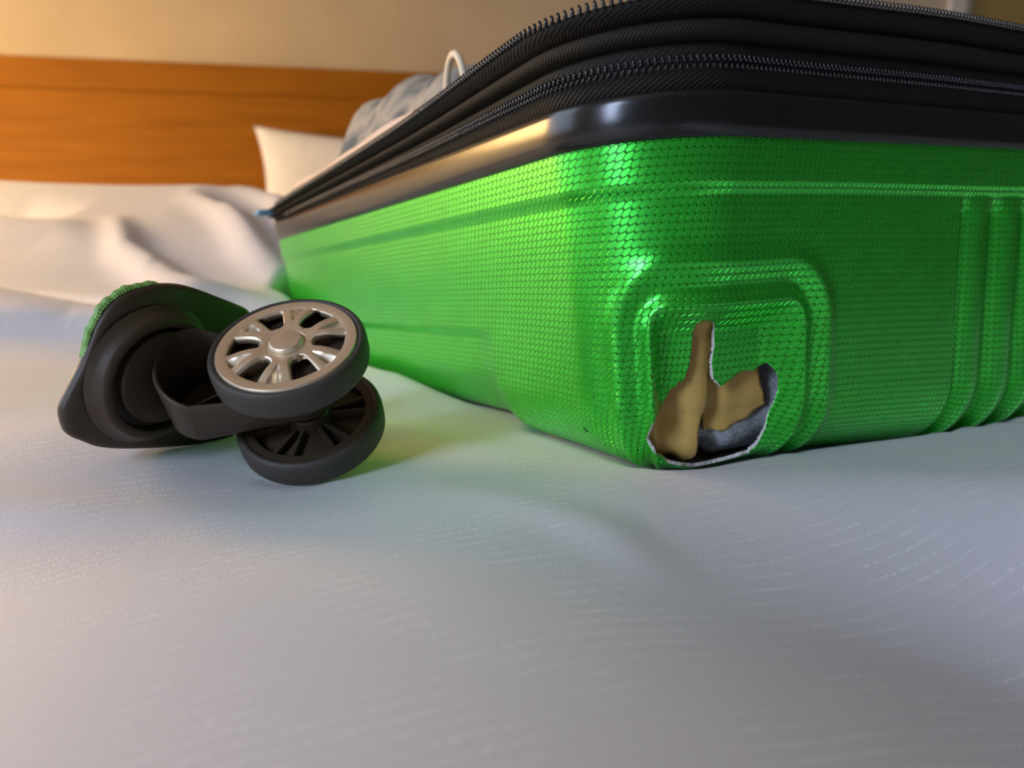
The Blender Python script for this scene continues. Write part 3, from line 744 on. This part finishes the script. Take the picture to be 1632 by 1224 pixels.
press([shell],0.0014,(-0.35,0.40,0.15,0.50),0.0024)
press([shell],0.002,(0.40,0.95,0.15,0.50),0.010)
press([shell],0.002,(-0.35,0.95,0.50,1.2),0.006)
press(wheel_parts,0.0009,(-0.30,0.02,0.2,0.45),0.002)
press([pil],0.012,(-0.8,0.5,1.1,1.9),0.035)
for _ in range(6):
    Zs=Z.copy(); Zs[1:-1,1:-1]=(Z[:-2,1:-1]+Z[2:,1:-1]+Z[1:-1,:-2]+Z[1:-1,2:]+4*Z[1:-1,1:-1])/8
    near=(X>-0.35)&(Y<1.2); Z=np.where(near,np.minimum(Z,Zs),Z)
# skirt hanging down round the edge
bpy.context.view_layer.update()
# the bunched roll of duvet leans forward over its own foot
Y=Y-0.032*sstep(Z,0.024,0.058)*(1-sstep(Y,0.62,0.78))*sstep(Y,0.54,0.60)*(1-sstep(X,-0.30,-0.22))
Vb=np.stack([X,Y,Z],-1); nx_,ny_=X.shape
vb=Vb.reshape(-1,3); fb=grid_faces(nx_,ny_)
loop=[(i,0) for i in range(nx_)]+[(nx_-1,j) for j in range(1,ny_)]+[(i,ny_-1) for i in range(nx_-2,-1,-1)]+[(0,j) for j in range(ny_-2,0,-1)]
base=np.array([i*ny_+j for i,j in loop]); cur=base; vl=[vb]; off=len(vb)
ctr=np.array([(BX0+BX1)/2,(BY0+BY1)/2])
for (o_,dz) in ((0.02,-0.006),(0.035,-0.025),(0.04,-0.06),(0.045,-0.40)):
    q_=vb[base].copy(); hx_=(BX1-BX0)/2; hy_=(BY1-BY0)/2
    sx_=np.where(np.abs(q_[:,0]-ctr[0])>hx_-1e-6,np.sign(q_[:,0]-ctr[0]),0); sy_=np.where(q_[:,1]<BY0+1e-6,-1,0)
    q_[:,0]+=sx_*o_; q_[:,1]+=np.where(sy_>0,0,sy_)*o_; q_[:,2]+=dz
    vl.append(q_); nw=off+np.arange(len(base)); off+=len(base)
    for k in range(len(base)):
        k2=(k+1)%len(base); fb.append((cur[k],nw[k],nw[k2],cur[k2]))
    cur=nw
duvet=mesh('duvet',np.concatenate(vl),fb,M['linen'])
tag(duvet,'rumpled white duvet with a woven wavy pattern spread over the bed','bedding')
bed=empty('bed',(0,0.4,FL)); tag(bed,'wide bed standing against the wooden headboard under the white duvet','bed')
def bpart(name,lo,hi,mat,b): return box(name,tuple(Vector(lo)-bed.location),tuple(Vector(hi)-bed.location),mat,bed,b)
bpart('mattress',(BX0+.02,BY0+.02,-0.30),(BX1-.02,1.50,-0.075),M['pillow'],0.03)
bpart('base',(BX0+.06,BY0+.06,FL),(BX1-.06,1.48,-0.30),M['dim_wall'],0.01)
# ---------------------------------------------------------------- clothes packed in the open half
ga=np.linspace(0.016,SW-0.016,90); ge=np.linspace(0.016,SL-0.016,90)
A,E_=np.meshgrid(ga,ge,indexing='ij')
rc=0.013; lo_=0.0385
qx=np.abs(A-SW/2)-(SW/2-lo_-rc); qy=np.abs(E_-SL/2)-(SL/2-lo_-rc)
ln_=np.hypot(np.maximum(qx,0),np.maximum(qy,0)); f_=np.where(ln_>rc,rc/np.maximum(ln_,1e-9),1.0)
A=SW/2+np.sign(A-SW/2)*np.where(qx>0,(SW/2-lo_-rc)+qx*f_,np.abs(A-SW/2)); E_=SL/2+np.sign(E_-SL/2)*np.where(qy>0,(SL/2-lo_-rc)+qy*f_,np.abs(E_-SL/2))
edge_d=np.minimum(np.minimum(A,SW-A),np.minimum(E_,SL-E_))
Wz=0.120+0.022*sstep(edge_d,0.014,0.06)+0.004*np.sin(A*60+E_*25)+0.003*np.sin(E_*80-A*20)
Wz+=0.078*np.exp(-((A-0.095)/0.05)**2)*sstep(E_,0.165,0.255)*(1+0.12*sstep(E_,0.24,0.38))*(1-sstep(E_,0.42,0.495))
Wz+=0.030*np.exp(-((A-0.05)/0.03)**2)*sstep(E_,0.17,0.25)*(1-sstep(E_,0.42,0.495))
cloth=mesh('folded_garment',np.stack([A,E_,Wz],-1).reshape(-1,3),grid_faces(90,90),M['floral'])
cloth.matrix_world=case.matrix_world.copy()
md=cloth.modifiers.new('thickness','SOLIDIFY'); md.thickness=0.006; md.offset=-1
tag(cloth,'grey-blue patterned garment with peach hem packed inside the open green suitcase','clothing')
hp_=[]
for e in np.linspace(0.205,0.455,40): 
    rim=0.1765+float(sag(np.array([SR-e]))[0]); hp_.append((0.013+0.002*math.sin(e*40),e,rim+0.0135+0.001*math.sin(e*60)))
tube('hem',hp_,0.0055,M['peach'],cloth,10)['label']='pale peach hem along the suitcase rim'
lp=[]
for k in range(25):
    t=math.pi*k/24; lp.append((0.045+0.013*math.cos(t)*0.3,0.216+0.022*math.cos(t),0.160+0.054*math.sin(t)**0.6))
tube('strap_loop',lp,0.0022,M['cream_cord'],cloth,8)['label']='thin cream cord loop standing up'
